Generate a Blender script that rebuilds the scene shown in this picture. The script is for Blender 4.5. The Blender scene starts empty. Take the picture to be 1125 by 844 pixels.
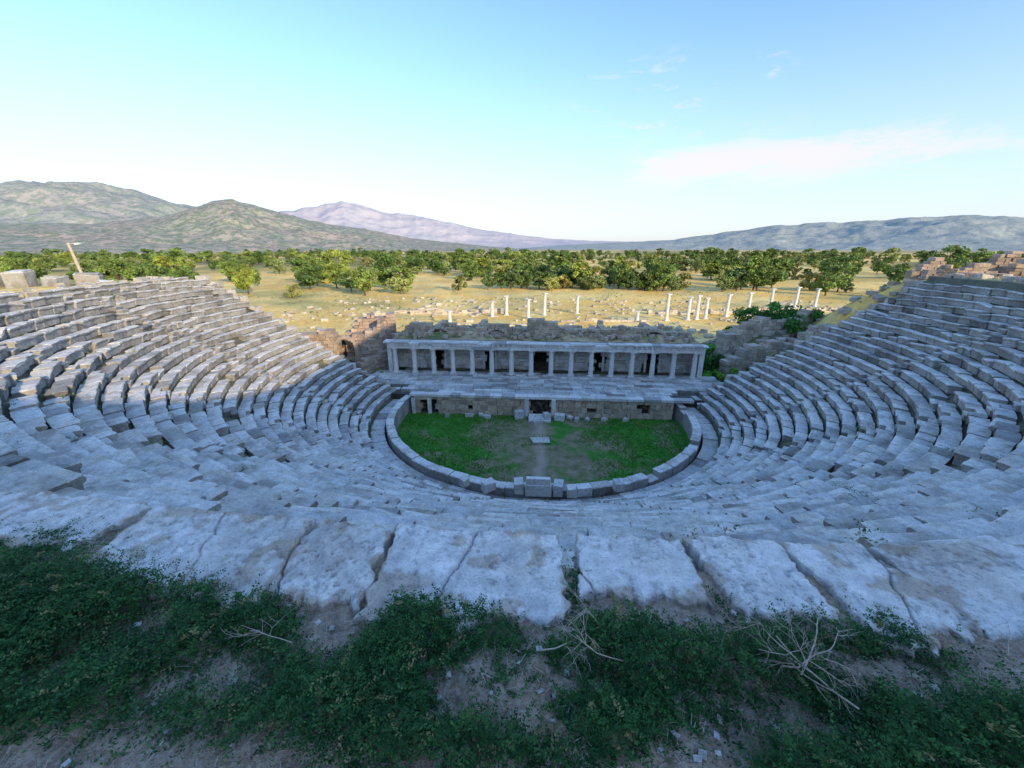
import bpy, math, random
import numpy as np
from mathutils import Vector
random.seed(7); rng=np.random.default_rng(7)
S=bpy.context.scene
C0=(0.0,34.0)
rad=math.radians
# ---------------- helpers ----------------
def _h(ix,iy,s):
    n=(ix*374761393+iy*668265263+s*974711)&0x7fffffff
    n=((n^(n>>13))*1274126177)&0x7fffffff
    return ((n^(n>>16))&0xffff)/65535.0
def vn(x,y,s=0):
    x=np.asarray(x,float);y=np.asarray(y,float)
    xi=np.floor(x).astype(np.int64);yi=np.floor(y).astype(np.int64)
    fx=x-xi;fy=y-yi;fx=fx*fx*(3-2*fx);fy=fy*fy*(3-2*fy)
    a=_h(xi,yi,s);b=_h(xi+1,yi,s);c=_h(xi,yi+1,s);d=_h(xi+1,yi+1,s)
    return (a*(1-fx)+b*fx)*(1-fy)+(c*(1-fx)+d*fx)*fy
def fbm(x,y,s=0,o=4):
    t=0;a=.5;f=1;n=0
    for i in range(o):
        t=t+a*vn(x*f,y*f,s+i*17);n+=a;a*=.5;f*=2.03
    return t/n
def sm(t):
    t=np.clip(t,0,1);return t*t*(3-2*t)
class MB:
    def __init__(s): s.v=[];s.f=[];s.c=[]
    def add(s,vs,fs,col):
        o=len(s.v);s.v.extend(vs);s.f.extend([tuple(i+o for i in f) for f in fs])
        s.c.extend([col]*len(vs))
    def box(s,c,d,rz=0,j=0,col=(.4,.4,.4),tilt=0):
        hx,hy,hz=d[0]/2,d[1]/2,d[2]/2
        ca,sa=math.cos(rz),math.sin(rz);tx=random.uniform(-tilt,tilt);ty=random.uniform(-tilt,tilt)
        vs=[]
        for x,y,z in ((-1,-1,-1),(1,-1,-1),(1,1,-1),(-1,1,-1),(-1,-1,1),(1,-1,1),(1,1,1),(-1,1,1)):
            X=x*hx+random.uniform(-j,j);Y=y*hy+random.uniform(-j,j);Z=z*hz+random.uniform(-j,j)
            Z+=X*tx+Y*ty
            vs.append((c[0]+X*ca-Y*sa,c[1]+X*sa+Y*ca,c[2]+Z))
        s.add(vs,[(0,3,2,1),(4,5,6,7),(0,1,5,4),(1,2,6,5),(2,3,7,6),(3,0,4,7)],col)
    def tube(s,p,r,n=6,col=(.3,.3,.3)):
        vs=[];fs=[]
        for i,(q,rr) in enumerate(zip(p,r)):
            d=(Vector(p[min(i+1,len(p)-1)])-Vector(p[max(i-1,0)])).normalized()
            a=d.orthogonal().normalized();b=d.cross(a)
            for k in range(n):
                t=2*math.pi*k/n
                vs.append(tuple(Vector(q)+a*math.cos(t)*rr+b*math.sin(t)*rr))
        for i in range(len(p)-1):
            for k in range(n):
                fs.append((i*n+k,i*n+(k+1)%n,(i+1)*n+(k+1)%n,(i+1)*n+k))
        s.add(vs,fs,col)
    def obj(s,name,mat,parent=None,bevel=0,smooth=False):
        me=bpy.data.meshes.new(name);me.from_pydata(s.v,[],s.f);me.update()
        return fin(me,name,mat,np.array(s.c),parent,bevel,smooth)
def fin(me,name,mat,cols=None,parent=None,bevel=0,smooth=False):
    if cols is not None:
        a=me.color_attributes.new(name='Col',type='FLOAT_COLOR',domain='POINT')
        cc=np.ones((len(me.vertices),4),np.float32);cc[:,:3]=cols
        a.data.foreach_set('color',cc.ravel())
    if smooth: me.polygons.foreach_set('use_smooth',[True]*len(me.polygons))
    o=bpy.data.objects.new(name,me);S.collection.objects.link(o)
    for m in (mat if isinstance(mat,list) else [mat]): me.materials.append(m)
    if parent: o.parent=parent
    if bevel:
        b=o.modifiers.new('bev','BEVEL');b.width=bevel;b.segments=2;b.limit_method='ANGLE'
    return o
def npmesh(name,V,F,mat,cols=None,smooth=False,parent=None):
    me=bpy.data.meshes.new(name)
    V=np.asarray(V,np.float32);F=np.asarray(F,np.int32);k=F.shape[1]
    me.vertices.add(len(V));me.vertices.foreach_set('co',V.ravel())
    me.loops.add(F.size);me.loops.foreach_set('vertex_index',F.ravel())
    me.polygons.add(len(F));me.polygons.foreach_set('loop_start',np.arange(len(F),dtype=np.int32)*k)
    me.polygons.foreach_set('loop_total',np.full(len(F),k,np.int32))
    me.update(calc_edges=True);me.validate()
    return fin(me,name,mat,cols,parent,0,smooth)
def gridF(nu,nv,wrap=False):
    i,j=np.meshgrid(np.arange(nu-1),np.arange(nv if wrap else nv-1),indexing='ij')
    a=i*nv+j;b=i*nv+(j+1)%nv
    return np.stack([a.ravel(),b.ravel(),(b+nv).ravel(),(a+nv).ravel()],1)
def empty(name,loc=(0,0,0)):
    e=bpy.data.objects.new(name,None);e.location=loc;S.collection.objects.link(e);return e
# ---------------- materials ----------------
class NT:
    def __init__(s,name):
        s.m=bpy.data.materials.new(name);s.m.use_nodes=True;s.t=s.m.node_tree
        s.b=s.t.nodes['Principled BSDF'];s.b.inputs['Roughness'].default_value=.9
        s.b.inputs['Specular IOR Level'].default_value=.2
        s.tc=s.n('ShaderNodeTexCoord')
    def n(s,k): return s.t.nodes.new(k)
    def l(s,a,b): s.t.links.new(a,b)
    def noise(s,sc,det=6,rough=.6,co=None,dist=0):
        n=s.n('ShaderNodeTexNoise');n.inputs['Scale'].default_value=sc;n.inputs['Detail'].default_value=det
        n.inputs['Roughness'].default_value=rough;n.inputs['Distortion'].default_value=dist
        s.l(co or s.tc.outputs['Object'],n.inputs['Vector']);return n.outputs['Fac']
    def mr(s,x,a,b,c=0,d=1):
        n=s.n('ShaderNodeMapRange');s.l(x,n.inputs[0])
        for i,v in enumerate((a,b,c,d)): n.inputs[i+1].default_value=v
        return n.outputs[0]
    def mix(s,f,a,b,mode='MIX'):
        n=s.n('ShaderNodeMix');n.data_type='RGBA';n.blend_type=mode
        for i,x in ((0,f),(6,a),(7,b)):
            if isinstance(x,(int,float)): n.inputs[i].default_value=x
            elif isinstance(x,tuple): n.inputs[i].default_value=(*x,1)
            else: s.l(x,n.inputs[i])
        return n.outputs[2]
    def math(s,op,a,b):
        n=s.n('ShaderNodeMath');n.operation=op
        for i,x in enumerate((a,b)):
            if isinstance(x,(int,float)): n.inputs[i].default_value=x
            else: s.l(x,n.inputs[i])
        return n.outputs[0]
    def att(s,name='Col'):
        n=s.n('ShaderNodeAttribute');n.attribute_name=name;return n.outputs['Color']
    def bump(s,x,dist,st=1,prev=None):
        n=s.n('ShaderNodeBump');n.inputs['Strength'].default_value=st;n.inputs['Distance'].default_value=dist
        s.l(x,n.inputs['Height'])
        if prev is not None: s.l(prev,n.inputs['Normal'])
        return n.outputs['Normal']
    def nz(s):
        g=s.n('ShaderNodeNewGeometry');x=s.n('ShaderNodeSeparateXYZ');s.l(g.outputs['Normal'],x.inputs[0]);return x.outputs[2]
    def out(s,col,nor=None):
        if isinstance(col,tuple): s.b.inputs['Base Color'].default_value=(*col,1)
        else: s.l(col,s.b.inputs['Base Color'])
        if nor is not None: s.l(nor,s.b.inputs['Normal'])
        return s.m
def t_rgb(t,x):
    n=t.n('ShaderNodeCombineColor')
    for i in range(3): t.l(x,n.inputs[i])
    return n.outputs[0]
def stone(name,stain=(.45,.41,.36),stamt=.65,fine=1.0,vert=.6,bumpd=.03,warm=None,wa=.6):
    t=NT(name);c=t.att()
    a=t.mr(t.noise(.9,6,.68),.47,.64)
    c=t.mix(t.math('MULTIPLY',a,stamt),c,t.mix(1,c,stain,'MULTIPLY'))
    b=t.mr(t.noise(7*fine,6,.72),.3,.7,.70,1.24)
    c=t.mix(1,c,t_rgb(t,b),'MULTIPLY')
    sp=t.mr(t.noise(38*fine,3,.7),.54,.68,1,.62)
    c=t.mix(1,c,t_rgb(t,sp),'MULTIPLY')
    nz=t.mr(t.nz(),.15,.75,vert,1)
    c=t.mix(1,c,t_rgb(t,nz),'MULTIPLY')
    if warm:
        w=t.mr(t.noise(2.1,5,.6),.50,.70,0,wa);c=t.mix(w,c,t.mix(1,c,warm,'MULTIPLY') if wa<.6 else warm)
    n=t.bump(t.noise(5*fine,6,.65),bumpd*1.6)
    n=t.bump(t.noise(30*fine,3,.7),bumpd*.35,1,n)
    return t.out(c,n)
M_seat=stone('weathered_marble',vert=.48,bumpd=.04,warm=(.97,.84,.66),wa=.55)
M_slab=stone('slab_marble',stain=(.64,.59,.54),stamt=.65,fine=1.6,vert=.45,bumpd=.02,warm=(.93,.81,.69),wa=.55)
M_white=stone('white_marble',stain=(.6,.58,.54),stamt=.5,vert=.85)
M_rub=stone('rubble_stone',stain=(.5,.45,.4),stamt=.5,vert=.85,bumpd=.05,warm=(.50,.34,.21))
def foliage(name,objrand=False,trans=.25):
    t=NT(name);c=t.att()
    if objrand:
        o=t.n('ShaderNodeObjectInfo');r=t.n('ShaderNodeValToRGB');t.l(o.outputs['Random'],r.inputs[0])
        e=r.color_ramp.elements;e[0].color=(.7,.85,.7,1);e[1].color=(2.5,1.9,1.2,1)
        e.new(.45).color=(1.15,1.15,1.0,1);e.new(.8).color=(1.75,1.6,1.4,1)
        c=t.mix(1,c,r.outputs[0],'MULTIPLY')
        t.b.inputs['Roughness'].default_value=.7;return t.out(c)
    t.b.inputs['Roughness'].default_value=.6
    t.l(c,t.b.inputs['Base Color'])
    tr=t.n('ShaderNodeBsdfTranslucent');t.l(c,tr.inputs[0]);ms=t.n('ShaderNodeMixShader');ms.inputs[0].default_value=trans
    t.l(t.b.outputs[0],ms.inputs[1]);t.l(tr.outputs[0],ms.inputs[2]);t.l(ms.outputs[0],t.t.nodes['Material Output'].inputs[0])
    return t.m
M_tree=foliage('tree_leaves',True,.2);M_leaf=foliage('shrub_leaves')
t=NT('bark');M_bark=t.out(t.mix(t.noise(8,3),(.05,.035,.025),(.16,.12,.09)))
t=NT('ground_earth');c=t.att()
v=t.mr(t.noise(1.1,7,.7),.3,.7,.7,1.3);c=t.mix(1,c,t_rgb(t,v),'MULTIPLY')
v=t.mr(t.noise(.05,6,.65),.35,.65,.85,1.15);c=t.mix(1,c,t_rgb(t,v),'MULTIPLY')
M_ground=t.out(c,t.bump(t.noise(3,7,.7),.12))
t=NT('dry_soil')
c=t.mix(t.mr(t.noise(3.5,7,.65),.35,.65),(.36,.24,.165),(.62,.47,.35))
c=t.mix(t.mr(t.noise(45,5,.75),.45,.65,0,.7),c,(.80,.68,.55))
c=t.mix(t.mr(t.noise(18,5,.7),.5,.68,0,.7),c,(.15,.10,.07))
M_soil=t.out(c,t.bump(t.noise(60,4,.75),.012,1,t.bump(t.noise(9,6,.65),.06)))
t=NT('orchestra_grass')
sx=t.n('ShaderNodeSeparateXYZ');t.l(t.tc.outputs['Object'],sx.inputs[0])
nz=t.noise(.35,6,.6);
ax=t.math('ABSOLUTE',t.math('ADD',sx.outputs[0],-1.0),0)
e=t.math('ADD',t.mr(ax,2.5,11,0,.42),t.math('MULTIPLY',t.math('SUBTRACT',nz,.5),2.2))
g=t.mix(t.mr(t.noise(1.6,7,.7),.3,.7),(.035,.17,.025),(.10,.33,.045))
b=t.mix(t.mr(t.noise(1.2,7,.7),.35,.65),(.16,.18,.07),(.40,.31,.21))
c=t.mix(t.mr(e,.04,.28),b,g)
px=t.math('ABSOLUTE',t.math('ADD',sx.outputs[0],t.math('MULTIPLY',t.math('SUBTRACT',t.noise(.5,2),.5),-1.2)),0)
c=t.mix(t.mr(px,.1,.6,.8,0),c,(.50,.41,.31))
M_orch=t.out(c,t.bump(t.noise(6,6,.7),.1))
# ---------------- height field ----------------
Z0=-13.7;NR=26;R0=14.5;DR=.675
def ztop(psi): return -2.75+.42*np.exp(-(psi/rad(24))**2)
def zseat(r,psi): return Z0+(ztop(psi)-Z0)*((r-R0)/DR+1)/NR
def H(x,y):
    x=np.asarray(x,float);y=np.asarray(y,float)
    dx=x-C0[0];dy=y-C0[1];r=np.hypot(dx,dy);psi=np.arctan2(dx,-dy)
    e=r-32.3
    hl=-3.0-sm((e-16)/35)*11.4
    hr=-2.3-sm((e-20)/45)*12
    w=sm((x+6)/12)
    rim=hl*(1-w)+hr*w
    near=np.exp(-(psi/rad(26))**2)*np.exp(-(np.clip(e,0,99)/25)**2)
    rim=rim*(1-near)+(-1.86)*near
    shade_hill=16.0*np.exp(-(((x-49)/20)**2+((y+4)/20)**2))+16.0*np.exp(-(((x-14)/26)**2+((y+34)/16)**2))+13*np.exp(-(((x-80)/30)**2+((y+20)/30)**2))+4*np.exp(-(((x+28)/22)**2+((y+34)/16)**2))+9*np.exp(-(((x-34)/13)**2+((y+16)/13)**2))  # unseen hill behind the camera, humps raised and added to shade the theatre
    rim=rim+shade_hill*sm((e-2)/14)
    far=sm((np.hypot(x,y)-110)/80)
    rim=rim*(1-far)+(-14.4)*far
    bowl=np.where(r<14.2,-15.0,zseat(r,psi)-.62)
    cav=np.where(r<32.0,bowl,rim)
    ax=np.abs(x)
    L=np.where(x<0,16,30)
    side=sm((ax-27)/7)*sm(1-(y-37.5)/L)
    plain=-14.5+.7*(fbm(x/18,y/18,3)-.5)*sm((y-55)/20)
    plain=np.where((y<55)&(ax<20),-15.0,plain)
    fr=plain+(rim-plain)*side
    fr=np.where(x>18,np.maximum(fr,plain+5*np.exp(-(((x-27)/6)**2+((y-50)/12)**2))),fr)
    fr=np.where(x<-18,np.maximum(fr,plain+3*np.exp(-(((x+27)/6)**2+((y-46)/8)**2))),fr)
    h=np.where(y<37.5,cav,fr)
    bump=(fbm(x/3,y/3,9)-.5)*.35*np.where(r>33.5,1,0)
    return h+bump
rs=np.concatenate([np.arange(0.01,14,1.2),np.arange(14,34,.5),np.arange(34,70,1.0),70*1.055**np.arange(1,97)])
na=600
th=np.linspace(0,2*math.pi,na,endpoint=False)
R,T=np.meshgrid(rs,th,indexing='ij')
X=C0[0]+R*np.cos(T);Y=C0[1]+R*np.sin(T);Z=H(X,Y)
n1=fbm(X/9,Y/9,21);n2=fbm(X/45,Y/45,33);n3=fbm(X/160,Y/160,41,5)
straw=np.array([.88,.575,.17]);green=np.array([.24,.25,.08]);pale=np.array([.94,.70,.28])
def L(a,b,k): return a*(1-k[...,None])+b*k[...,None]
col=L(np.broadcast_to(straw,X.shape+(3,)),pale,sm((n1-.4)/.25))
col=L(col,green,sm((n2-.55)/.12)*.5+sm((n1-.58)/.08)*.3)
d=np.hypot(X,Y)
col=L(col,green*.7,sm((d-260)/200)*sm((n3-.44)/.1)*.8)
col=L(col,np.array([.42,.38,.28]),sm((d-700)/2500)*.6)
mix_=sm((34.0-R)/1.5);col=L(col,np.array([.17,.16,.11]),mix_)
near=((Y>37.5)&(Y<58)&(np.abs(X)<26));col=L(col,green*.8,np.where(near,sm((n1-.35)/.2)*.8,0))
npmesh('ground',np.stack([X,Y,Z],-1).reshape(-1,3),gridF(len(rs),na,True)[:,::-1],M_ground,col.reshape(-1,3),True)
# ---------------- cavea seats ----------------
def shade(base=.50,var=.12):
    base*=1.64
    k=base*(1+random.uniform(-var,var)*1.4);w=random.uniform(.01,.07)
    if random.random()<.12: k*=.64
    return (min(k*(1+w),.90),min(k,.86),min(k*(1-w*1.5),.81))
PROF=[(.07,-.47),(.075,-.14),(.0,-.10),(.0,-.03),(.035,0),(.20,.004),(.42,-.012),(.64,-.03),(.66,-.47)]
def arcblock(mb,r,z,p0,p1,depth,prof=PROF,segs=3,rough=.012,dr=0,dz=0,tilt=0,yaw=0,col=(.5,.5,.5)):
    n=len(prof);w=(p1-p0);e=min(.05/(r*w),.2)
    ts=[0,e]+[e+(1-2*e)*k/segs for k in range(1,segs)]+[1-e,1]
    vs=[]
    sc=depth/.66
    for k,t in enumerate(ts):
        end=k in(0,len(ts)-1)
        for (a,b) in prof:
            if end:
                a=.33+(a-.33)*.93;b=b-.02 if b>-.2 else b
            rr=r+dr+a*sc+random.uniform(-rough,rough)+yaw*(t-.5)
            zz=z+dz+b+random.uniform(-rough,rough)*.8+tilt*(t-.5)
            p=p0+w*t
            vs.append((C0[0]+rr*math.sin(p),C0[1]-rr*math.cos(p),zz))
    fs=[]
    for k in range(len(ts)-1):
        for i in range(n):
            fs.append((k*n+i,k*n+(i+1)%n,(k+1)*n+(i+1)%n,(k+1)*n+i))
    fs.append(tuple(range(n-1,-1,-1)));m=(len(ts)-1)*n;fs.append(tuple(m+i for i in range(n)))
    mb.add(vs,fs,col)
seats=MB()
stairs=[rad(a) for a in (-75,-52,-29.5,-9,11,31,52,75)]
weedspots=[]
for i in range(NR):
    r=R0+i*DR
    lim=math.pi/2+math.asin(3.4/r)
    edges=[-lim]+stairs+[lim]
    hw=.36/r
    for s in range(len(edges)-1):
        a=edges[s]+(hw if s>0 else 0);b=edges[s+1]-(hw if s<len(edges)-2 else 0)
        p=a
        while p<b-.25/r:
            w=random.uniform(.6,1.6)/r
            if b-p-w<.5/r: w=b-p
            pm=p+w/2
            z=float(zseat(r,pm))
            nearc=(r>24 and abs(pm)<.6)
            rough=.019
            ruin=random.random()
            dz=random.gauss(0,.020);dr=random.gauss(0,.025);ti=random.gauss(0,.025);yw=random.gauss(0,.03)
            if i>18: dz*=1.6;ti*=1.8;dr*=1.6
            if ruin<.07+.05*(i>15): dz-=random.uniform(.06,.22);ti*=4;yw*=5;dr+=random.uniform(-.12,.10)
            segs=max(2,int(w*r/.2)) if nearc else max(2,int(w*r/.45))
            if ruin>.022:
                arcblock(seats,r,z,p+.008/r,p+w-.008/r,.63,segs=segs,rough=rough,dz=dz,dr=dr,tilt=ti,yaw=yw,col=shade(.50,.15))
            else: weedspots.append((r+.3,pm,z-.4))
            if random.random()<.14: weedspots.append((r+random.choice([.0,.6]),p,z-.03))
            p+=w
    for st in stairs:
        z=float(zseat(r,st))
        for q in range(2):
            prof=[(0.02,-.3),(0,-.03),(.02,0),(.18,-.01),(.33,-.01),(.34,-.3)]
            arcblock(seats,r-.06+q*.338,z-.21+.21*q,st-hw*.97,st+hw*.97,.66,prof=prof,segs=2,rough=.014,dz=random.gauss(0,.012),col=shade(.46))
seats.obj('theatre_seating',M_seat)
par=MB()
lim=rad(112)
p=-lim
while p<lim:
    w=random.uniform(.9,1.5)/12.9
    pr=[(0,-1.75),(0,-.10),(-.05,-.08),(-.05,-.01),(0,0),(.55,0),(.6,-.05),(.6,-1.75)]
    dz=random.gauss(0,.02)-(.35 if random.random()<.08 else 0)
    if not (abs(p+w/2)<.03): arcblock(par,12.55,-13.45,p+.001,p+w-.001,.66,prof=pr,segs=3,rough=.015,dz=dz,dr=random.gauss(0,.02),col=shade(.55))
    p+=w
p=-rad(106)
while p<rad(106):
    w=random.uniform(.8,1.4)/13.8
    pr=[(0,-.6),(0,0),(.5,.0),(1.05,0),(1.05,-.6)]
    arcblock(par,13.32,-13.98,p+.001,p+w-.001,.66,prof=pr,segs=2,rough=.012,dz=random.gauss(0,.02),col=shade(.42))
    p+=w
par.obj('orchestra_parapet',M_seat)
mb=MB()
mb.box((0.0,21.0,-13.35),(1.5,.9,.75),0,.03,shade(.52));mb.box((0,20.72,-12.8),(1.4,.3,.5),0,.03,shade(.52))
mb.box((-1.15,21.1,-13.4),(.55,.8,.7),.1,.04,shade(.52));mb.box((1.2,21.05,-13.4),(.55,.8,.7),-.1,.04,shade(.52))
mb.box((0,21.5,-14.2),(2.4,1.0,1.1),0,.02,shade(.5))
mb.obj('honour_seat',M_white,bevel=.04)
mb=MB()
for x,y,s in ((-2.9,20.7,.7),(2.6,20.6,.8),(1.9,20.5,.5),(-4.4,21.0,.5),(4.7,21.3,.6)):
    mb.box((x,y,-13.2),(s,.5,.55),random.random(),.05,shade(.52),.1)
mb.obj('fallen_marble_block',M_white,bevel=.03)
rr=np.linspace(0.01,12.75,40);tt=np.linspace(0,2*math.pi,160,endpoint=False)
R,T=np.meshgrid(rr,tt,indexing='ij');X=R*np.cos(T);Y=34+R*np.sin(T);Y=np.minimum(Y,35.5)
npmesh('orchestra_lawn',np.stack([X,Y,-14.97+.12*(fbm(X/1.5,Y/1.5,4)-.3)],-1).reshape(-1,3),gridF(40,160,True)[:,::-1],M_orch,None,True)
N=26000
bx=rng.uniform(-12.4,12.4,N);by=rng.uniform(21.8,35.4,N)
k=(np.hypot(bx,by-34)<12.3)&((np.abs(bx-1)/14+fbm(bx/2.5,by/2.5,8)*.9+rng.uniform(0,.25,N))>.84)
bx,by=bx[k],by[k];n=len(bx)
hh=rng.uniform(.05,.17,n);a=rng.uniform(0,6.28,n);w=rng.uniform(.03,.08,n)
P=np.stack([bx,by,np.full(n,-14.96)],1)
A=P+np.stack([np.cos(a)*w,np.sin(a)*w,0*a],1);B=P-np.stack([np.cos(a)*w,np.sin(a)*w,0*a],1)
Cc=P+np.stack([rng.normal(0,.05,n),rng.normal(0,.05,n),hh],1)
gc=np.stack([.06+.07*rng.random(n),.20+.18*rng.random(n),.025+.02*rng.random(n)],1)
npmesh('orchestra_grass',np.stack([A,B,Cc],1).reshape(-1,3),np.arange(3*n).reshape(-1,3),M_leaf,np.repeat(gc,3,0))
mb=MB()
mb.box((0.1,30.2,-14.86),(1.5,1.1,.16),.2,.08,(.7,.66,.58));mb.box((-.2,33.9,-14.8),(1.0,.6,.3),.5,.06,(.6,.58,.54));
mb.obj('flat_marble_slab',M_white,bevel=.04)
# ---------------- stage ----------------
ST=empty('stage_building')
def rubble(mb,p0,p1,h0,h1,th,zb,course=.38,base=(.36,.31,.25),rag=.5,lo=.35,hi=.95,holes=()):
    L_=math.hypot(p1[0]-p0[0],p1[1]-p0[1]);an=math.atan2(p1[1]-p0[1],p1[0]-p0[0])
    z=zb;sd=random.randint(0,999);base=tuple(b*1.4 for b in base)
    while z<zb+max(h0,h1)+rag:
        c=course*random.uniform(.75,1.2);s=0
        while s<L_:
            w=random.uniform(lo,hi);w=min(w,L_-s+.05);m=s+w/2
            hl=(h0+(h1-h0)*m/L_)+rag*2*(float(fbm(m/1.7,sd,5,3))-.5)
            ok=z+c*.5<zb+hl
            for (a,b,za,zz) in holes:
                if a<m<b and za<z+c/2<zz: ok=False
            if ok:
                k=random.uniform(.72,1.25);wn=random.uniform(-.03,.03)
                mb.box((p0[0]+math.cos(an)*m,p0[1]+math.sin(an)*m,z+c/2),(w-.02,th+random.uniform(-.08,.08),c-.02),an+random.gauss(0,.02),.03,(min(.85,base[0]*k+wn),min(.82,base[1]*k+wn*.5),min(.78,base[2]*k)))
            s+=w
        z+=c
mb=MB()
rubble(mb,(-11.9,35.75),(12.0,35.75),1.72,1.72,.5,-15,course=.42,base=(.50,.40,.30),rag=.0,holes=((.6,2.0,-15,-13.6),(10.9,13.0,-15,-13.3),(21.0,21.8,-14.4,-13.6),(5.2,5.6,-14.3,-13.9),(16.3,16.8,-14.5,-13.9)))
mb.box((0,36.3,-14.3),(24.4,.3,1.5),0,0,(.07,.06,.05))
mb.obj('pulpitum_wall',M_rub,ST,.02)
mb=MB()
x=-12.3
while x<12.3:
    w=random.uniform(.9,1.8);mb.box((x+w/2,35.75,-13.13),(w-.015,.75,.26),0,.02,shade(.5));x+=w
for sx in (-11.95,-10.4): mb.box((sx,35.42,-14.2),(.35,.2,1.6),0,.015,shade(.5))
for sx in (-1.25,1.25): mb.box((sx,35.4,-14.1),(.4,.3,1.8),0,.015,shade(.5))
for q in range(4): mb.box((0,35.1-.32*q,-14.85+.0*q),(2.0,.3,.5-.1*q),0,.02,shade(.5))
mb.box((-1.9,34.9,-14.6),(.8,.5,.8),.2,.05,shade(.5));mb.box((1.8,34.8,-14.7),(.9,.6,.6),-.3,.05,shade(.5));mb.box((.6,34.5,-14.6),(.5,.5,.8),.5,.05,shade(.5))
for q in range(16): mb.box((random.uniform(-10,10),35.2-random.random()*.5,-14.85),(random.uniform(.3,.8),.4,.35),random.random()*3,.05,shade(.45),.2)
mb.obj('pulpitum_cornice',M_white,ST,.03)
mb=MB()
y=36.14
while y<42.9:
    dpt=random.uniform(.6,.95);x=-18.3
    while x<18.3:
        w=random.uniform(.8,1.9)
        if abs(x+w/2)<12.1+ (y-36)*.9 or y>37.8: mb.box((x+w/2,y+dpt/2,-13.2+random.gauss(0,.012)),(w-.025,dpt-.025,.3),random.gauss(0,.006),.012,shade(.42,.2),.006)
        x+=w
    y+=dpt
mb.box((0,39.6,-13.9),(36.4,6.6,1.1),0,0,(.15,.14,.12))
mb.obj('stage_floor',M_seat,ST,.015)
def column_mesh(name,r,h,flutes=16):
    mb=MB();nn=flutes*4
    hs=[0,.1,.35,.6,.8,.93]
    vs=[];fs=[]
    for hi in hs:
        rr=r*(1-.16*hi)
        for k in range(nn):
            q=rr*(1-.055*(0,.8,1,.8)[k%4]);t=2*math.pi*k/nn
            vs.append((q*math.cos(t),q*math.sin(t),h*.06+hi*h*.94))
    for i in range(len(hs)-1):
        for k in range(nn): fs.append((i*nn+k,i*nn+(k+1)%nn,(i+1)*nn+(k+1)%nn,(i+1)*nn+k))
    mb.add(vs,fs,(.87,.85,.80))
    mb.box((0,0,h*.02),(r*2.7,r*2.7,h*.04),0,.01,(.83,.81,.77))
    mb.tube([(0,0,h*.04),(0,0,h*.05),(0,0,h*.065)],[r*1.3,r*1.32,r*1.08],20,(.83,.81,.77))
    mb.tube([(0,0,h*.93),(0,0,h*.95),(0,0,h*.965)],[r*.86,r*1.05,r*1.2],20,(.85,.83,.78))
    mb.box((0,0,h*.98),(r*2.5,r*2.5,h*.04),0,.008,(.85,.83,.78))
    me=bpy.data.meshes.new(name);me.from_pydata(mb.v,[],mb.f);me.update()
    a=me.color_attributes.new(name='Col',type='FLOAT_COLOR',domain='POINT');cc=np.ones((len(mb.v),4),np.float32);cc[:,:3]=mb.c;a.data.foreach_set('color',cc.ravel())
    me.materials.append(M_white);return me
cm=column_mesh('stage_column',.26,2.75)
for k in range(16):
    x=-15.9+k*2.12
    o=bpy.data.objects.new('column_%d'%k,cm);S.collection.objects.link(o);o.parent=ST;o.location=(x,42.35,-13.05);o.rotation_euler[2]=random.random()
mb=MB()
x=-16.6
for k in range(15):
    w=2.12 if k else 2.8
    if k==14: w=2.8
    mb.box((x+w/2,42.35,-10.12),(w-.02,.62,.36),0,.012,shade(.52,.08))
    mb.box((x+w/2,42.33,-9.79),(w-.02,.70,.28),0,.012,shade(.52,.08))
    for q in range(4): mb.box((x+w*(q+.5)/4,41.95,-9.79),(.2,.08,.26),0,.004,shade(.52,.03))
    x+=w
x=-16.9
while x<16.9:
    w=random.uniform(.7,1.9);w=min(w,16.9-x+.01)
    if random.random()>.12: mb.box((x+w/2,42.3,-9.56+random.gauss(0,.02)),(w-.015,1.05+random.uniform(-.12,.05),.17),random.gauss(0,.012),.025,shade(.52,.16))
    x+=w
mb.box((0,43.6,-9.7),(33.0,1.9,.25),0,.0,shade(.4))
for sx in (-16.5,16.6): mb.box((sx,43.4,-11.5),(.5,2.0,3.1),0,.01,shade(.52))
mb.obj('colonnade_entablature',M_white,ST,.015)
mb=MB()
doors=[(4.3,5.5),(10.1,11.2),(15.5,17.4),(22.0,23.1),(27.9,29.2)]
rubble(mb,(-16.4,44.6),(16.6,44.6),3.4,3.4,.5,-13.05,course=.45,base=(.62,.56,.48),rag=0,lo=.5,hi=1.2,holes=[(a,b,-13.1,-10.9) for a,b in doors])
for a,b in doors:
    for s in (a-.12,b+.12): mb.box((s-16.4,44.3,-12.0),(.24,.2,2.1),0,.01,shade(.52))
    mb.box(((a+b)/2-16.4,44.3,-10.82),(b-a+.7,.22,.26),0,.01,shade(.52))
mb.obj('scene_wall',M_white,ST,.015)
mb=MB()
for a,b in doors:
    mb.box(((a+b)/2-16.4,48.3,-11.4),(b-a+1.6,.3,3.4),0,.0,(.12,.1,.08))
for a in (-16.4,-13,-8.3,-3.1,3.1,8.6,13.6,16.6): mb.box((a,47,-11.4),(.7,4.4,3.2),0,.03,(.3,.26,.2))
mb.box((0,46.9,-9.75),(33,4.2,.35),0,.0,(.3,.26,.2))
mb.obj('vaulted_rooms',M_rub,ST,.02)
mb=MB()
for k in range(620):
    x=random.uniform(-16,16.3);y=random.uniform(43.6,49.5);s=random.uniform(.15,.65)
    kk=random.uniform(.7,1.2);mb.box((x,y,-9.4+s*.2+.25*random.random()),(s,s*random.uniform(.5,1),s*.7),random.random()*3,.06,(.62*kk,.51*kk,.40*kk),.2)
W_=(.43,.35,.26)
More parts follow.
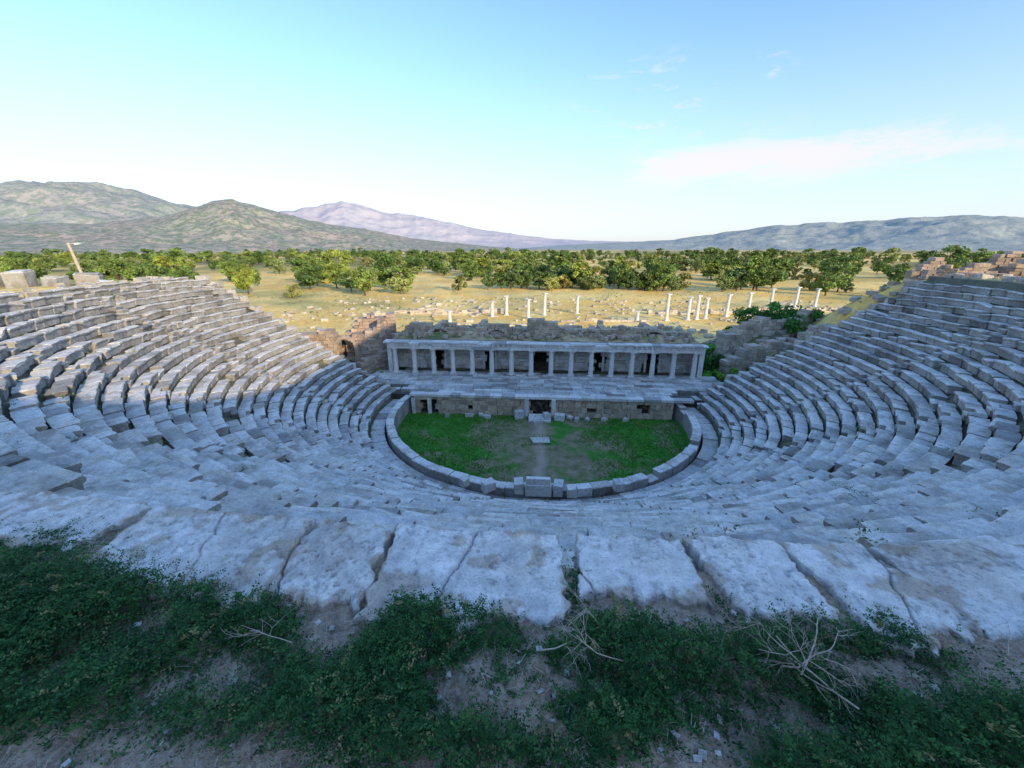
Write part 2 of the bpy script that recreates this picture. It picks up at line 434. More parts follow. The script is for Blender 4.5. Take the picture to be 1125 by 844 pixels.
rubble(mb,(-15.5,45.6),(-9,45.6),1.2,1.4,.8,-9.55,rag=.5,base=W_);rubble(mb,(-7.5,45.4),(-2.4,45.4),1.4,1.1,.8,-9.55,rag=.5,base=W_)
rubble(mb,(2.6,45.4),(9,45.5),1.1,1.4,.8,-9.55,rag=.5,base=W_);rubble(mb,(10,45.6),(15.8,45.6),1.3,.8,.8,-9.55,rag=.5,base=W_)
rubble(mb,(-1.6,45.2),(1.7,45.2),2.1,1.9,1.2,-9.55,rag=.5,base=W_);rubble(mb,(-16.2,50.2),(16.2,50.2),5.4,5.6,.8,-14.8,rag=.6,base=W_)
for xc in (-11.5,-5,5.2,12.2):
    for q in range(11):
        an=math.pi*q/10;mb.box((xc+1.25*math.cos(an),45.0,-9.5+1.0*math.sin(an)),(.34,.5,.3),0,.04,(.62,.52,.42))
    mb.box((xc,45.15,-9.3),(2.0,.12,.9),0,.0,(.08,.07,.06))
for a in (-12,-7,7,12): rubble(mb,(a,46),(a,50),.9,1.1,.7,-9.55,rag=.4,base=W_)
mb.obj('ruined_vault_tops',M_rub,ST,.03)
gx,gy=np.meshgrid(np.linspace(-16.3,16.5,120),np.linspace(43.3,50.0,30),indexing='ij')
gz=-9.52+1.2*(fbm(gx/1.8,gy/1.3,6)-.25)*sm((gy-43.3)/1.5)
gn=sm((fbm(gx/1.2,gy/1.2,14)-.48)/.2);gcol_=L(np.broadcast_to(np.array([.60,.45,.27]),gx.shape+(3,)),np.array([.22,.25,.10]),gn)
npmesh('vault_soil',np.stack([gx,gy,gz],-1).reshape(-1,3),gridF(120,30)[:,::-1],M_ground,gcol_.reshape(-1,3),True,ST)
for sgn,nm in ((-1,'l'),(1,'r')):
    mb=MB()
    for k in range(17):
        a=14.0+k*1.1;zt=float(zseat(a+.55,rad(90)))-.25
        p0=(sgn*a,37.75);p1=(sgn*(a+1.1),37.75)
        if sgn<0: p0,p1=p1,p0
        rubble(mb,p0,p1,zt+15,zt+15,.6,-15,course=.5,rag=.05,lo=.5,hi=1.1,base=(.50,.47,.42))
    mb.obj('retaining_wall',M_rub,None,.02)
mb=MB()
rubble(mb,(-28,44.5),(-18.3,45.5),3.8,5.4,1.6,-13.6,rag=1.5,base=(.40,.31,.25),holes=((4.6,6.9,-14,-10.2),))
ex,ey=-28+9.7*.593,44.5+.59
for q in range(13):
    an=math.pi*q/12;mb.box((ex+1.25*math.cos(an),ey-.85,-10.9+1.25*math.sin(an)),(.36,.5,.36),0,.05,(.58,.46,.36))
for s_ in (-1,1): 
    for q in range(6): mb.box((ex+s_*1.28,ey-.8,-13.3+q*.42),(.45,.6,.4),0,.04,(.5,.4,.31))
rubble(mb,(-23.5,47),(-18,49),4.8,6.2,1.8,-13.8,rag=1.9,base=(.42,.32,.25))
rubble(mb,(-20,42),(-17.6,46),2.4,3.0,1.0,-14.5,rag=.9,base=(.38,.31,.25))
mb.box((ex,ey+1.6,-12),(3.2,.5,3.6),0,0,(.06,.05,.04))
mb.obj('arched_passage_ruin',M_rub,None,.05)
mb=MB()
rubble(mb,(19.5,44),(28,46),3.5,5.2,1.2,-14.5,rag=.9,base=(.46,.40,.32));rubble(mb,(21,49),(32,52),5.4,7.4,1.4,-14.5,rag=1.0,base=(.48,.42,.34))
rubble(mb,(28,46),(31,41),5.8,8.5,1.2,-14.5,rag=.6,base=(.5,.44,.36));rubble(mb,(19,40.5),(25,40),1.6,3.5,.8,-14.6,rag=.5,base=(.46,.42,.36))
rubble(mb,(24,57),(38,60),4.0,6.0,1.2,-14.5,rag=.8,base=(.5,.44,.34))
mb.obj('side_building_ruin',M_rub,None,.05)
mb=MB()
def hz(x,y): return float(H(x,y))
for (p0,p1,h0,h1) in (((34.0,40.5),(45,37),1.4,2.6),((35.5,44),(49,41),2.2,4.1),((38,49),(52,47),3.2,5.0),((42,38),(52,34),2.4,3.6),((35,50),(40,56),1.6,2.8),((45,45),(47,52),3.8,4.6),((33.5,38.5),(36,36),1.0,1.4)):
    rubble(mb,p0,p1,h0,h1,1.1,min(hz(*p0),hz(*p1))-.4,rag=1.5,course=.34,base=(.44,.34,.27),lo=.3,hi=.8)
mb.obj('hilltop_wall_ruin',M_rub,None,.05)
for (x,y,d,rz) in ((-41,30.2,(1.5,1.2,1.5),.3),(-38.8,30.9,(1.3,1.1,.9),.1),(-38.6,33.2,(1.7,1.0,1.1),.6),(-36.4,32.5,(1.0,.8,.6),.9),(-44,31.5,(1.2,1.2,1.2),0),(-36.5,36.0,(1.2,.7,.5),.4)):
    mb=MB();mb.box((0,0,d[2]*.42),d,rz,.12,shade(.45,.08),.1);mb.box((.1,0,d[2]*.42+d[2]*.5),(d[0]*.8,d[1]*.85,.22),rz,.08,shade(.45,.08),.1)
    o=mb.obj('marble_block',M_seat,None,.08);o.location=(x,y,hz(x,y)-.15)
def strew(name,N,fx,smin,smax,base,mat,zoff=.25,flat=.6):
    mb=MB()
    for k in range(N):
        x,y=fx();s=random.uniform(smin,smax)**1;kk=random.uniform(.75,1.25)*1.2
        mb.box((x,y,hz(x,y)+s*zoff),(s*random.uniform(.8,1.9),s,s*flat),random.random()*3.1,s*.08,tuple(b*kk for b in base),.12)
    return mb.obj(name,mat,None,.03)
strew('scattered_field_stones',620,lambda:(random.uniform(-60,75),random.uniform(57,125)),.25,1.0,(.52,.48,.40),M_rub)
strew('scattered_rubble',420,lambda:(random.choice([-1,1])*random.uniform(17,34),random.uniform(38.5,56)),.2,.9,(.48,.43,.36),M_rub)
strew('rim_stones',300,lambda:(lambda a,r:(r*math.sin(a),34-r*math.cos(a)))(random.choice([-1,1])*random.uniform(.6,1.75),random.uniform(32.4,38)),.2,.7,(.5,.46,.4),M_rub)
mb=MB()
for (p0,p1,h) in (((-18,78),(-2,80),.8),((2,84),(22,86),.7),((-30,92),(-8,95),.9),((24,96),(70,104),.9),((-14,68),(8,69),1.0),((18,64),(40,70),1.4),((-40,84),(-26,100),1.0),((40,78),(60,84),1.2)):
    rubble(mb,p0,p1,h,h,.8,min(hz(*p0),hz(*p1))-.2,rag=.8,base=(.5,.44,.35),lo=.6,hi=1.4)
mb.obj('agora_foundation_ruins',M_rub,None,.04)
cm2=column_mesh('field_column_mesh',.38,5.0)
for (x,y,h) in ((26,88,5.6),(31,90,5),(33.2,91,5.2),(35.4,92,4.6),(41,95,5),(46.5,97,5.2),(57,108,5),(64,110,5.2),(70,112,4.6),(-11,90,3.4),(-8,92,4.4),(-3,88,4.0),(0.5,93,5.0),(8,96,4.2),(-18,79,2.8),(20,88,2.0),(51,90,2.6)):
    o=bpy.data.objects.new('marble_column',cm2);S.collection.objects.link(o)
    o.location=(x,y,hz(x,y)-.05);o.scale=(1,1,h/5);o.rotation_euler=(random.gauss(0,.01),random.gauss(0,.01),random.random())
mb=MB();mb.tube([(0,0,-.5),(0.0,0,2),(0,0,4.9)],[.16,.14,.12],10,(.66,.56,.42));mb.box((.35,0,4.75),(1.1,.09,.09),0,.0,(.5,.5,.5));mb.box((.85,0,4.68),(.5,.26,.16),0,.01,(.8,.8,.8));mb.tube([(-1.1,0,-.3),(0,0,3.6)],[.02,.02],5,(.3,.3,.3))
o=mb.obj('lamp_post',M_white);o.location=(-48,41,hz(-48,41));o.rotation_euler=(0,rad(-7),.2)
# ---------------- mountains ----------------
def mountain(name,az,tn,D0,D1,mat,amp,seed,fs,pj=.10):
    A=np.radians(np.linspace(-80,70,720));s=np.linspace(0,1,100)
    P=np.interp(np.degrees(A),az,tn)
    P=P+ (fbm(np.degrees(A)/2.2,0*A,seed+60,6)-.5)*pj*np.clip(P,0,1)
    D=D0+(D1-D0)*s
    AA,SS=np.meshgrid(A,s);DD=np.broadcast_to(D[:,None],AA.shape)
    x=DD*np.sin(AA);y=DD*np.cos(AA)
    sr=.8;Dr=D0+(D1-D0)*sr
    up=np.where(SS<sr,sm(SS/sr)**.9,1-.6*(SS-sr)/(1-sr))
    rid=1-np.abs(2*fbm(x/fs,y/fs,seed,6)-1)*2
    rid2=1-np.abs(2*fbm(x/(fs*.33),y/(fs*.33),seed+5,6)-1)*2
    Hh=P[None,:]*Dr
    z=-25+(Hh+25)*up+ (rid*.6+rid2*.35-.5)*amp*np.clip(Hh/(Hh.max()),.02,1)*np.sin(np.clip(SS/sr,0,1)*math.pi*.95)
    V=np.stack([x,y,z],-1).reshape(-1,3)
    npmesh(name,V,gridF(100,720)[:,::-1],mat,None,True)
def mmat(name,a,b,c,s1,s2,cov,bd=25,cf=.85):  # distance haze is painted into the mountain base colours as paler tones
    t=NT(name)
    k=t.mix(t.mr(t.noise(s1,7,.7),.42,.58),a,b)
    k=t.mix(t.mr(t.noise(s2,6,.8),cov,cov+.06,0,cf),k,c)
    return t.out(k,t.bump(t.noise(s1*2.5,7,.7),bd))
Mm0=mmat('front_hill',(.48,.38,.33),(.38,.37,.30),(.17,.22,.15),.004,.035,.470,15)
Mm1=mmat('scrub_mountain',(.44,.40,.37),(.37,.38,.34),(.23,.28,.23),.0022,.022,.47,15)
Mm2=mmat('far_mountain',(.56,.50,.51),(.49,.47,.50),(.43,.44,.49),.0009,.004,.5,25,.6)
Mm3=mmat('haze_tinted_mountain',(.42,.43,.39),(.37,.40,.38),(.28,.33,.31),.0014,.010,.47,25,.75)
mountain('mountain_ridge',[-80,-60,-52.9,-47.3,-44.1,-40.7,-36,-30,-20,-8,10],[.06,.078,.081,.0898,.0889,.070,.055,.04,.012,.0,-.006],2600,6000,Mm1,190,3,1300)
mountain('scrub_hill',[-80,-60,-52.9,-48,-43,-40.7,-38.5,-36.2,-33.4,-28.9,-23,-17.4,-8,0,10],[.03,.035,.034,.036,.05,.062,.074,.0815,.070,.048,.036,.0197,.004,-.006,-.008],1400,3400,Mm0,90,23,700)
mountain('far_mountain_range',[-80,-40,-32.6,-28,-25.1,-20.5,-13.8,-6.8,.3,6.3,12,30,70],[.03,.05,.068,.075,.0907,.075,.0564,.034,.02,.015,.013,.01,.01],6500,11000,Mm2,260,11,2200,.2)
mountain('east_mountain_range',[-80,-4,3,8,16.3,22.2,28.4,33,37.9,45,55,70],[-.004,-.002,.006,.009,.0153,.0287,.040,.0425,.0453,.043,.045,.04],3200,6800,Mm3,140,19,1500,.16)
# ---------------- trees ----------------
def tree_mesh(name,seed,h=7,w=6,trunk=1.6,ncl=26,nl=70,ls=(.22,.42),base=(.06,.10,.03)):
    rd=random.Random(seed);r=np.random.default_rng(seed)
    mb=MB()
    lean=rd.uniform(-.4,.4)
    top=(lean,rd.uniform(-.3,.3),h*.55)
    mb.tube([(0,0,-.3),(lean*.3,0,trunk*.6),(lean*.6,0,trunk),top],[.28,.2,.17,.06],7,(.1,.08,.06))
    cl=[]
    for k in range(ncl):
        a=rd.uniform(0,6.28);q=rd.random()**.5;zz=rd.uniform(-1,1)
        rr=w/2*q*math.sqrt(max(0,1-zz*zz*.8));cz=trunk+(h-trunk)*(.5+.44*zz)
        cl.append((rr*math.cos(a)+lean,rr*math.sin(a),cz,rd.uniform(.16,.30)*w*.62))
    for c_ in cl[:9]:
        mb.tube([(lean*.5,0,trunk*.9),((c_[0]+lean*.5)/2,c_[1]/2,(trunk+c_[2])/2+.2),c_[:3]],[.12,.07,.03],5,(.1,.08,.06))
    nt=len(mb.f);V=[];cols=[]
    for c_ in cl:
        d_=r.normal(size=(nl,3));d_/=np.linalg.norm(d_,axis=1)[:,None];rr=c_[3]*r.random(nl)**.4
        p=np.array(c_[:3])+d_*rr[:,None]*np.array([1,1,.75])
        u=r.normal(size=(nl,3));u/=np.linalg.norm(u,axis=1)[:,None];v=np.cross(u,r.normal(size=(nl,3)));v/=np.linalg.norm(v,axis=1)[:,None]
        s=r.uniform(ls[0],ls[1],nl)[:,None]
        V.append(np.stack([p-u*s,p+v*s*.55,p+u*s,p-v*s*.55],1).reshape(-1,3))
        k=rd.uniform(.6,1.5)*1.6;tint=rd.uniform(0,.03)
        cols+= [(base[0]*k+tint,base[1]*k+tint*.8,base[2]*k)]*(nl*4)
    V=np.concatenate(V);o=len(mb.v);n=len(V)//4
    vs=mb.v+[tuple(q) for q in V.tolist()];fs=mb.f+[(o+4*i,o+4*i+1,o+4*i+2,o+4*i+3) for i in range(n)]
    me=bpy.data.meshes.new(name);me.from_pydata(vs,[],fs);me.update()
    a=me.color_attributes.new(name='Col',type='FLOAT_COLOR',domain='POINT');cc=np.ones((len(vs),4),np.float32);cc[:,:3]=np.array(mb.c+cols);a.data.foreach_set('color',cc.ravel())
    me.materials.append(M_bark);me.materials.append(M_tree)
    me.polygons.foreach_set('material_index',[0]*nt+[1]*n)
    return me
TM=[tree_mesh('tree_a',1,7,7.5),tree_mesh('tree_b',2,8.5,6.5,1.8,30),tree_mesh('tree_c',3,6,7,.8,24,70,(.22,.42),(.08,.11,.045)),tree_mesh('tree_d',4,9,8,1.4,34,70,(.25,.45),(.055,.09,.03)),tree_mesh('tree_e',5,5,6,.4,20,80,(.2,.4),(.11,.12,.05)),tree_mesh('tree_f',6,3.5,5,.3,16,70,(.2,.4),(.09,.12,.05))]
BT=empty('tree_belt')
def put(me,x,y,s,parent=None,name='tree'):
    o=bpy.data.objects.new(name,me);S.collection.objects.link(o);o.location=(x,y,hz(x,y)-.1)
    o.scale=(s*random.uniform(.85,1.3),s*random.uniform(.85,1.3),s*random.uniform(.8,1.15));o.rotation_euler[2]=random.random()*6.28
    if parent: o.parent=parent
for k in range(2200):
    az=rad(random.uniform(-66,58));d=155*(1+6*random.random()**1.6)
    x=d*math.sin(az);y=d*math.cos(az)
    dn=float(fbm(x/30,y/30,77,3))
    thr=.49 if d<230 else (.44 if d<420 else .33)
    if y<150 and abs(x)<110 : continue
    if dn<thr: continue
    put(random.choice(TM),x,y,random.uniform(.45,1.4)*(1 if d<300 else 1.15),BT)
for (x,y,s,m) in ((-56,128,1.1,0),(-47,135,1.05,2),(-66,140,.9,3),(-76,150,1.1,1),(-30,148,1.0,4),(-20,152,.9,0),(40,150,1.1,1),(49,156,1.2,4),(2,150,.9,2),(62,150,.9,2),(-100,110,1,3),(-112,95,1,1),(-85,95,.8,2),(-96,130,1.1,0),(-118,120,1.2,3),(90,140,1,0),(100,150,1,3),(-75,120,.7,4),(-70,75,.6,4),(-60,142,1.2,2),(-50,146,1.1,0),(-84,146,1.2,3),(16,152,1,4),(28,158,1.2,0),(-63,53,.95,3),(-70,50,1.0,1),(-57,56,.8,0),(-78,60,1.0,3),(-66,62,.9,2)):
    put(TM[m],x,y,s,None,'olive_tree')
BM=tree_mesh('bush_mesh',9,3.4,5.5,.2,26,90,(.12,.24),(.028,.10,.022))
for (x,y,s) in ((31,53,1.3),(34.5,57,1.2),(19,52,1.1),(20.5,62,.6),(-18.5,48.5,.7),(29,60,.7),(19,46.5,.95),(19.6,42.6,.6),(-18.4,42.8,.55),(27,52,.9),(-24,52,.7),(22,41.5,.45),(-20.5,41,.4)):
    put(BM,x,y,s,None,'green_bush')
# ---------------- foreground ----------------
def soilz(x,y):
    rr=np.hypot(x,y-34)
    return -1.665+.13*(fbm(x/.55,y/.55,2,5)-.5)*sm((rr-32.4)/.5)
gx,gy=np.meshgrid(np.linspace(-9,9,560),np.linspace(-3,2.6,190),indexing='ij')
rr=np.hypot(gx,gy-34)
gz=soilz(gx,gy)-.12*sm((np.abs(gx)-2.6)/2)+.045*(fbm(gx/.09,gy/.09,12,3)-.5)-sm((32.16-rr)/.16)*1.5
npmesh('foreground_soil',np.stack([gx,gy,gz],-1).reshape(-1,3),gridF(560,190)[:,::-1],M_soil,None,True)
def slab(p0,p1,r0,r1,z,seed,skew=0,k=.62):
    nu,nv=120,70
    rd=random.Random(seed)
    u,v=np.meshgrid(np.linspace(-.03,1.03,nu),np.linspace(-.03,1.03,nv),indexing='ij')
    uc=np.clip(u,0,1);vc=np.clip(v,0,1)
    wdt=(p1-p0)*32.2
    sl,sr_=rd.uniform(-.05,.05),rd.uniform(-.05,.05)
    X=(p0*32.2)+uc*wdt+(skew+sl*(1-uc)+sr_*uc)*vc
    bl,br=rd.uniform(-.07,.05),rd.uniform(-.07,.05)
    Rr=r0+vc*(r1-r0+bl*(1-uc)+br*uc)
    eu=np.minimum(uc,1-uc)*wdt;ev=np.minimum(vc,1-vc)*(r1-r0)
    X=X+ (fbm(vc*9+seed,uc*0+seed*3.1,seed,5)-.5)*.08*np.abs(uc-.5)*2
    Rr=Rr+(fbm(uc*8+seed,uc*0+seed*1.7,seed+3,5)-.5)*.18*(vc>.5)*(vc-.5)*2+(fbm(uc*9+seed,uc*0+9,seed+4,5)-.5)*.09*(vc<.5)*(.5-vc)*2
    psi=X/32.2
    ed=np.minimum(eu,ev)
    xx=Rr*np.sin(psi);yy=34-Rr*np.cos(psi)
    pit=sm((fbm(xx/.03,yy/.03,seed+90,2)-.62)/.12)*sm((fbm(xx/.2,yy/.2,seed+91,3)-.42)/.15)
    zz=z+.012*(fbm(xx/.3,yy/.3,seed+7,4)-.5)+.009*(fbm(xx/.04,yy/.04,seed+8,3)-.5)-.014*(1-sm(ed/.02))-.007*pit
    chip=sm((fbm(xx/.16,yy/.22,seed+40,5)-.60)/.03);zz=zz-.010*chip
    a=rd.uniform(-.6,.6);q=(xx-(p0+p1)/2*32.2-rd.uniform(-.3,.3))+a*(Rr-32.3)+.05*(fbm(yy/.1,xx/.3,seed+30,3)-.5)
    crk=np.exp(-(q/.006)**2)*(rd.random()<.7);zz=zz-.02*crk
    tl=rd.uniform(-.02,.02);zz=zz+tl*(uc-.5)
    out=(u<0)|(u>1)|(v<0)|(v>1)
    zz=np.where(out,zz-np.where(v<0,.85,.42),zz)
    c=np.full(xx.shape+(3,),k);c=c*(1-.10*chip[...,None]-.40*crk[...,None]-.25*pit[...,None])*np.array([1.02,.975,.93])
    de=sm((fbm(xx/.15,yy/.15,seed+70,4)+.14*(1-sm(ed/.08))-.59)/.12)[...,None];c=c*(1-de*np.array([.25,.32,.40]))
    npmesh('marble_slab',np.stack([xx,yy,zz],-1).reshape(-1,3),gridF(nu,nv),M_slab,c.reshape(-1,3),False)
def X2p(x): return x/32.2
SL=[(-5.9,-4.65,31.95,32.62,-1.70,0),(-4.62,-3.60,31.95,32.58,-1.66,0),(-3.57,-2.60,31.95,32.40,-1.63,-.1),(-2.56,-1.42,31.95,32.58,-1.62,.08),(-1.40,-.88,31.95,32.54,-1.625,.08),(-.86,.14,31.95,32.60,-1.62,.03),(.24,.86,31.95,32.42,-1.62,.0),(.88,1.42,31.94,32.46,-1.625,.05),(1.44,1.92,31.95,32.58,-1.63,.10),(1.94,2.95,31.94,32.54,-1.64,.12),(2.98,4.1,31.95,32.58,-1.67,0),(4.13,5.4,31.95,32.6,-1.71,0)]
for i,(a,b,r0,r1,z,sk) in enumerate(SL): slab(X2p(a),X2p(b),r0-.02,r1,z,i*7+3,sk,random.uniform(.81,.87))
mb=MB()
for sg in (-1,1):
    p=5.8/32.2
    while p<1.62:
        w=random.uniform(.8,1.6)/32.2
        if random.random()<.8: arcblock(mb,32.08,float(ztop(p))+.22,sg*p if sg>0 else -(p+w-.001),(p+w-.001) if sg>0 else -p,.62,segs=3,rough=.02,dz=random.gauss(0,.05),tilt=random.gauss(0,.04),yaw=random.gauss(0,.05),col=shade(.5))
        p+=w
mb.obj('rim_course',M_seat)
mb=MB()
for k in range(900):
    x=random.uniform(-4,4);y=random.uniform(.3,1.6);s=random.uniform(.006,.03)
    kk=random.uniform(.4,.8);mb.box((x,y,float(soilz(x,y))+s*.2),(s,s*.8,s*.6),random.random()*3,s*.15,(kk,kk*.95,kk*.88),.3)
mb.obj('pebbles',M_slab)
def sprigs(pts,lens,leafl,colf,seed,nleaf=22,up=.9):
    r=np.random.default_rng(seed);n=len(pts)
    a=r.uniform(0,6.28,n);el=r.uniform(.25,1.2,n)*up
    d=np.stack([np.cos(a)*np.cos(el),np.sin(a)*np.cos(el),np.sin(el)],1)
    t=np.linspace(.12,1,nleaf)[None,:,None]
    bend=np.stack([np.cos(a+1)*.3,np.sin(a+1)*.3,-.35*np.ones(n)],1)
    P=pts[:,None,:]+lens[:,None,None]*(d[:,None,:]*t+bend[:,None,:]*t**2)
    up_=np.array([0,0,1.]);side=np.cross(d,up_);side/=np.linalg.norm(side,axis=1)[:,None]+1e-6
    sg=np.where(np.arange(nleaf)%2==0,1,-1)[None,:,None]
    ld=side[:,None,:]*sg+d[:,None,:]*.5+r.normal(0,.45,(n,nleaf,3));ld/=np.linalg.norm(ld,axis=2,keepdims=True)
    wv=np.cross(ld,r.normal(0,1,(n,nleaf,3))*.5+np.array([0,0,1.]));wv/=np.linalg.norm(wv,axis=2,keepdims=True)+1e-6
    s=(leafl*r.uniform(.6,1.3,(n,nleaf,1)))*(1-.35*t)
    V=np.stack([P,P+ld*s*.5+wv*s*.26,P+ld*s,P+ld*s*.5-wv*s*.26],2).reshape(-1,3)
    base=colf(r,n);cl=np.repeat(base,nleaf*4,0)*r.uniform(.75,1.25,(n*nleaf,1)).repeat(4,0)
    F=np.arange(len(V)).reshape(-1,4)
    return V,F,cl
def gcol(r,n):
    k=(r.random(n)**1.5)[:,None];c=np.array([.020,.088,.030])*(1-k)+np.array([.085,.225,.065])*k
    y=(r.random(n)<.05)[:,None];return np.where(y,np.array([[.30,.27,.12]]),c)
N=64000
px=rng.uniform(-4.2,4.2,N);py=rng.uniform(.55,1.95,N)
rr=np.hypot(px,py-34)
dens=fbm(px/.30,py/.22,55,5)
e=(rr-32.50)
band=sm((e-.0)/.08)*(.30+.70*sm((.70+.35*fbm(px/.5,px*0,3)-.17-e)/.16))
def blob(x,y,rx,ry): return np.exp(-(((px-x)/rx)**2+((py-y)/ry)**2))
bare=blob(-.02,1.46,.22,.12)+blob(.72,1.44,.20,.10)+blob(-.75,.80,.5,.11)*.9+blob(1.85,1.42,.18,.10)+blob(.35,.84,.45,.11)*.9+blob(-1.9,.62,.5,.2)+blob(1.4,.8,.4,.12)*.6+blob(-1.55,1.38,.2,.06)*.7
extra=blob(-2.95,1.78,.35,.09)*1.3+blob(1.60,1.55,.06,.14)*1.2+blob(-1.28,1.50,.04,.08)+blob(.19,1.60,.05,.16)*1.4+blob(-3.9,1.7,.3,.1)+blob(.90,1.55,.03,.1)*.8+blob(-2.5,1.50,.10,.1)
bst=.08*(band)*sm((dens-.3)/.1)
prob=np.clip(band*sm((dens-.37)/.09)*1.2+bst-bare*1.2,0,1)+extra*.5
k=rng.random(N)<prob*.95
px,py,pr_,dn_=px[k],py[k],prob[k],dens[k]
mound=.15*sm((dn_-.42)/.2)*np.clip(pr_,0,1)
pts=np.stack([px,py,soilz(px,py)-.01+mound*rng.random(len(px))**.5],1)
lens=rng.uniform(.04,.15,len(px))*(.7+.7*np.clip((fbm(px/.3,py/.3,66,2)-.3)*2,0,1))
V,F,cl=sprigs(pts,lens,.018,gcol,5,17)
npmesh('creeping_shrub',V,F,M_leaf,cl)
N=14000;lx=rng.uniform(-3.6,3.6,N);ly=rng.uniform(.4,1.75,N);a=rng.uniform(0,6.28,N);ll=rng.uniform(.01,.055,N);lz=soilz(lx,ly)+rng.uniform(.0,.02,N)
k=np.hypot(lx,ly-34)>32.5;lx,ly,a,ll,lz=lx[k],ly[k],a[k],ll[k],lz[k];N=len(lx)
d=np.stack([np.cos(a),np.sin(a),rng.normal(0,.25,N)],1);P=np.stack([lx,ly,lz],1);w=np.stack([-np.sin(a),np.cos(a),0*a],1)*.0011
V=np.stack([P-w,P+w,P+d*ll[:,None]+w,P+d*ll[:,None]-w],1).reshape(-1,3)
kk=rng.uniform(.2,.75,N)[:,None]*np.array([1,.88,.70])
npmesh('dry_grass_litter',V,np.arange(4*N).reshape(-1,4),M_leaf,np.repeat(kk,4,0))
mb=MB()
def twig(p,d,l,r,dep):
    q=[Vector(p)];dd=Vector(d)
    for i in range(4):
        dd=(dd+Vector((random.gauss(0,.22),random.gauss(0,.22),random.gauss(0,.12)))).normalized()
        if q[-1].z<-1.60: dd.z=abs(dd.z)
        if q[-1].z>-1.42: dd.z=-abs(dd.z)
        q.append(q[-1]+dd*l/4)
    mb.tube([tuple(x) for x in q],[r,r*.9,r*.8,r*.65,r*.5],5,(.68,.58,.49))
    if dep>0:
        for i in range(random.choice([3,4])):
            s=random.choice(q[1:]);twig(s,(dd+Vector((random.gauss(0,.7),random.gauss(0,.7),random.gauss(0,.3)))).normalized(),l*.62,r*.6,dep-1)
twig((1.15,1.10,-1.55),(-.75,.35,.28),.30,.0042,4);twig((1.0,1.19,-1.52),(.1,.35,.3),.18,.004,4);twig((.95,1.22,-1.52),(.5,.05,.2),.2,.0035,3)
mb.obj('dead_branch',M_slab)
mb=MB();twig((.02,1.28,-1.6),(.9,.2,.2),.28,.003,3);twig((.35,1.22,-1.55),(-.9,.1,.15),.22,.0028,3);twig((-1.0,1.2,-1.55),(-.9,.1,.15),.2,.0022,2);twig((1.9,1.2,-1.55),(-.9,.1,.15),.2,.0022,2);twig((.5,1.3,-1.55),(.9,.1,.15),.2,.0025,3)
mb.obj('dry_twigs',M_slab)
W=[];
for (r,p,z) in weedspots:
    for q in range(random.randint(5,14)):
        W.append((r*math.sin(p)+random.gauss(0,.12),34-r*math.cos(p)+random.gauss(0,.12),z))
for k in range(1500):
    a=random.uniform(-1.7,1.7);r=14.42+random.gauss(0,.06);W.append((r*math.sin(a),34-r*math.cos(a),-14.0))
W=np.array(W);V,F,cl=sprigs(W,rng.uniform(.12,.28,len(W)),.06,lambda r,n:np.where((r.random(n)<.3)[:,None],np.array([[.32,.29,.14]]),gcol(r,n)*1.2),8,8)
npmesh('seat_weeds',V,F,M_leaf,cl)
N=5000;lx=rng.uniform(-110,120,N);ly=rng.uniform(52,170,N);k=(fbm(lx/10,ly/10,91,3)>.57);lx,ly=lx[k],ly[k]
W=np.stack([lx,ly,H(lx,ly)],1);V,F,cl=sprigs(W,rng.uniform(.3,1.0,len(W)),.38,lambda r,n:np.where((r.random(n)<.5)[:,None],np.array([[.66,.48,.2]]),gcol(r,n)*1.5),18,9)
npmesh('field_scrub',V,F,M_leaf,cl)
W=np.stack([rng.uniform(-16,16,1100),rng.uniform(43.8,49.8,1100),rng.uniform(-9.4,-9.0,1100)],1)
V,F,cl=sprigs(W,rng.uniform(.12,.4,1100),.12,lambda r,n:np.where((r.random(n)<.5)[:,None],np.array([[.46,.37,.16]]),gcol(r,n)),28,8)
npmesh('vault_weeds',V,F,M_leaf,cl)
# ---------------- light ----------------
EL=17;A=40
W=bpy.data.worlds.new('World');S.world=W;W.use_nodes=True;nt=W.node_tree;N_=nt.nodes;Lk=nt.links
bg=N_['Background'];sky=N_.new('ShaderNodeTexSky');sky.sky_type='NISHITA';sky.sun_disc=False
sky.sun_elevation=rad(EL);sky.sun_rotation=rad(180-A);sky.air_density=1.0;sky.dust_density=.6;sky.ozone_density=1.5;sky.altitude=500
tc=N_.new('ShaderNodeTexCoord');sep=N_.new('ShaderNodeSeparateXYZ');Lk.new(tc.outputs['Generated'],sep.inputs[0])
def M(op,a,b=0,c=None):
    n=N_.new('ShaderNodeMath');n.operation=op
    for i,x in enumerate((a,b,c)):
        if x is None: continue
        if isinstance(x,(int,float)): n.inputs[i].default_value=x
        else: Lk.new(x,n.inputs[i])
    return n.outputs[0]
def MR(x,a,b,c=0,d=1,st='SMOOTHSTEP'):
    n=N_.new('ShaderNodeMapRange');n.interpolation_type=st;Lk.new(x,n.inputs[0])
    for i,v in enumerate((a,b,c,d)): n.inputs[i+1].default_value=v
    return n.outputs[0]
az=M('ARCTAN2',sep.outputs[0],sep.outputs[1])
mp=N_.new('ShaderNodeMapping');Lk.new(tc.outputs['Generated'],mp.inputs[0]);mp.inputs['Scale'].default_value=(1,1,3.6)
nz=N_.new('ShaderNodeTexNoise');nz.inputs['Scale'].default_value=7.5;nz.inputs['Detail'].default_value=12;nz.inputs['Roughness'].default_value=.68;nz.inputs['Distortion'].default_value=.35
Lk.new(mp.outputs[0],nz.inputs['Vector'])
el=sep.outputs[2]
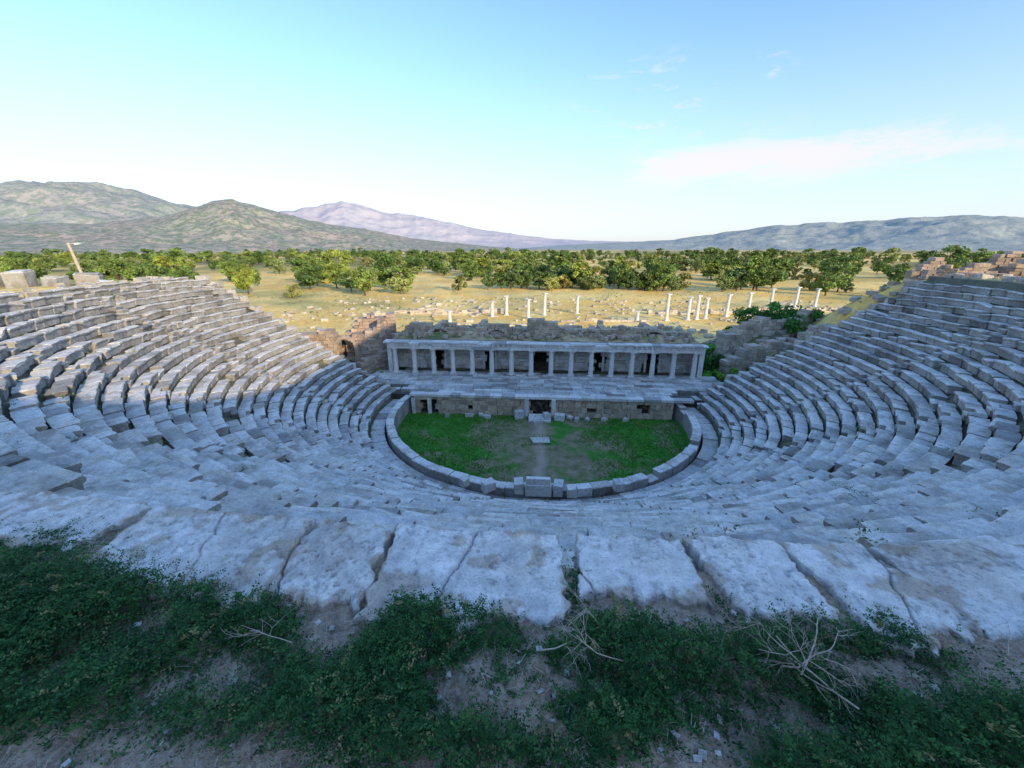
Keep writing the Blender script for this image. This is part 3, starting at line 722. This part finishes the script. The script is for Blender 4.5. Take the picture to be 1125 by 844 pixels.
band=M('MULTIPLY',M('MULTIPLY',MR(el,.09,.15),MR(el,.215,.165)),M('MULTIPLY',MR(az,.06,.28),MR(az,1.1,.45)))
m1=M('MULTIPLY',MR(M('ADD',nz.outputs['Fac'],M('MULTIPLY',band,.26)),.54,.76),band)
band2=M('MULTIPLY',MR(el,.19,.23),MR(el,.36,.28));band2=M('MULTIPLY',band2,M('MULTIPLY',MR(az,.0,.15),MR(az,.50,.38)))
m2=M('MULTIPLY',MR(nz.outputs['Fac'],.53,.66),band2)
mask=M('MINIMUM',M('ADD',M('MULTIPLY',m1,.95),M('MULTIPLY',m2,.7)),1)
def mixc(f,a,b,mode='MIX'):
    n=N_.new('ShaderNodeMix');n.data_type='RGBA';n.blend_type=mode
    if isinstance(f,(int,float)): n.inputs[0].default_value=f
    else: Lk.new(f,n.inputs[0])
    for i,x in ((6,a),(7,b)):
        if isinstance(x,tuple): n.inputs[i].default_value=(*x,1)
        else: Lk.new(x,n.inputs[i])
    return n.outputs[2]
c=mixc(1,sky.outputs[0],(1.62,1.93,2.30),'MULTIPLY')
haze=MR(el,.44,-.01,0,1,'LINEAR');haze=M('POWER',haze,1.75)
c=mixc(M('MULTIPLY',haze,.97),c,(4.9,4.95,5.35))
c=mixc(mask,c,(6.1,5.9,6.0))
Lk.new(c,bg.inputs[0]);bg.inputs[1].default_value=.16
sl=bpy.data.lights.new('sun','SUN');sl.energy=5;sl.angle=rad(.5);sl.color=(1,.80,.50)
so=bpy.data.objects.new('sun',sl);S.collection.objects.link(so)
dv=Vector((math.sin(rad(A))*math.cos(rad(EL)),-math.cos(rad(A))*math.cos(rad(EL)),math.sin(rad(EL))))
so.rotation_euler=dv.to_track_quat('Z','Y').to_euler();so.location=dv*50
S.view_settings.view_transform='Standard';S.view_settings.look='None';S.view_settings.exposure=0
cam=bpy.data.cameras.new('camera');co=bpy.data.objects.new('camera',cam);S.collection.objects.link(co);S.camera=co
cam.sensor_width=36;cam.lens=14.4;cam.clip_start=.05;cam.clip_end=40000
co.location=(0,0,0);co.rotation_euler=(rad(90-18.4),0,rad(4.2))
print('done')
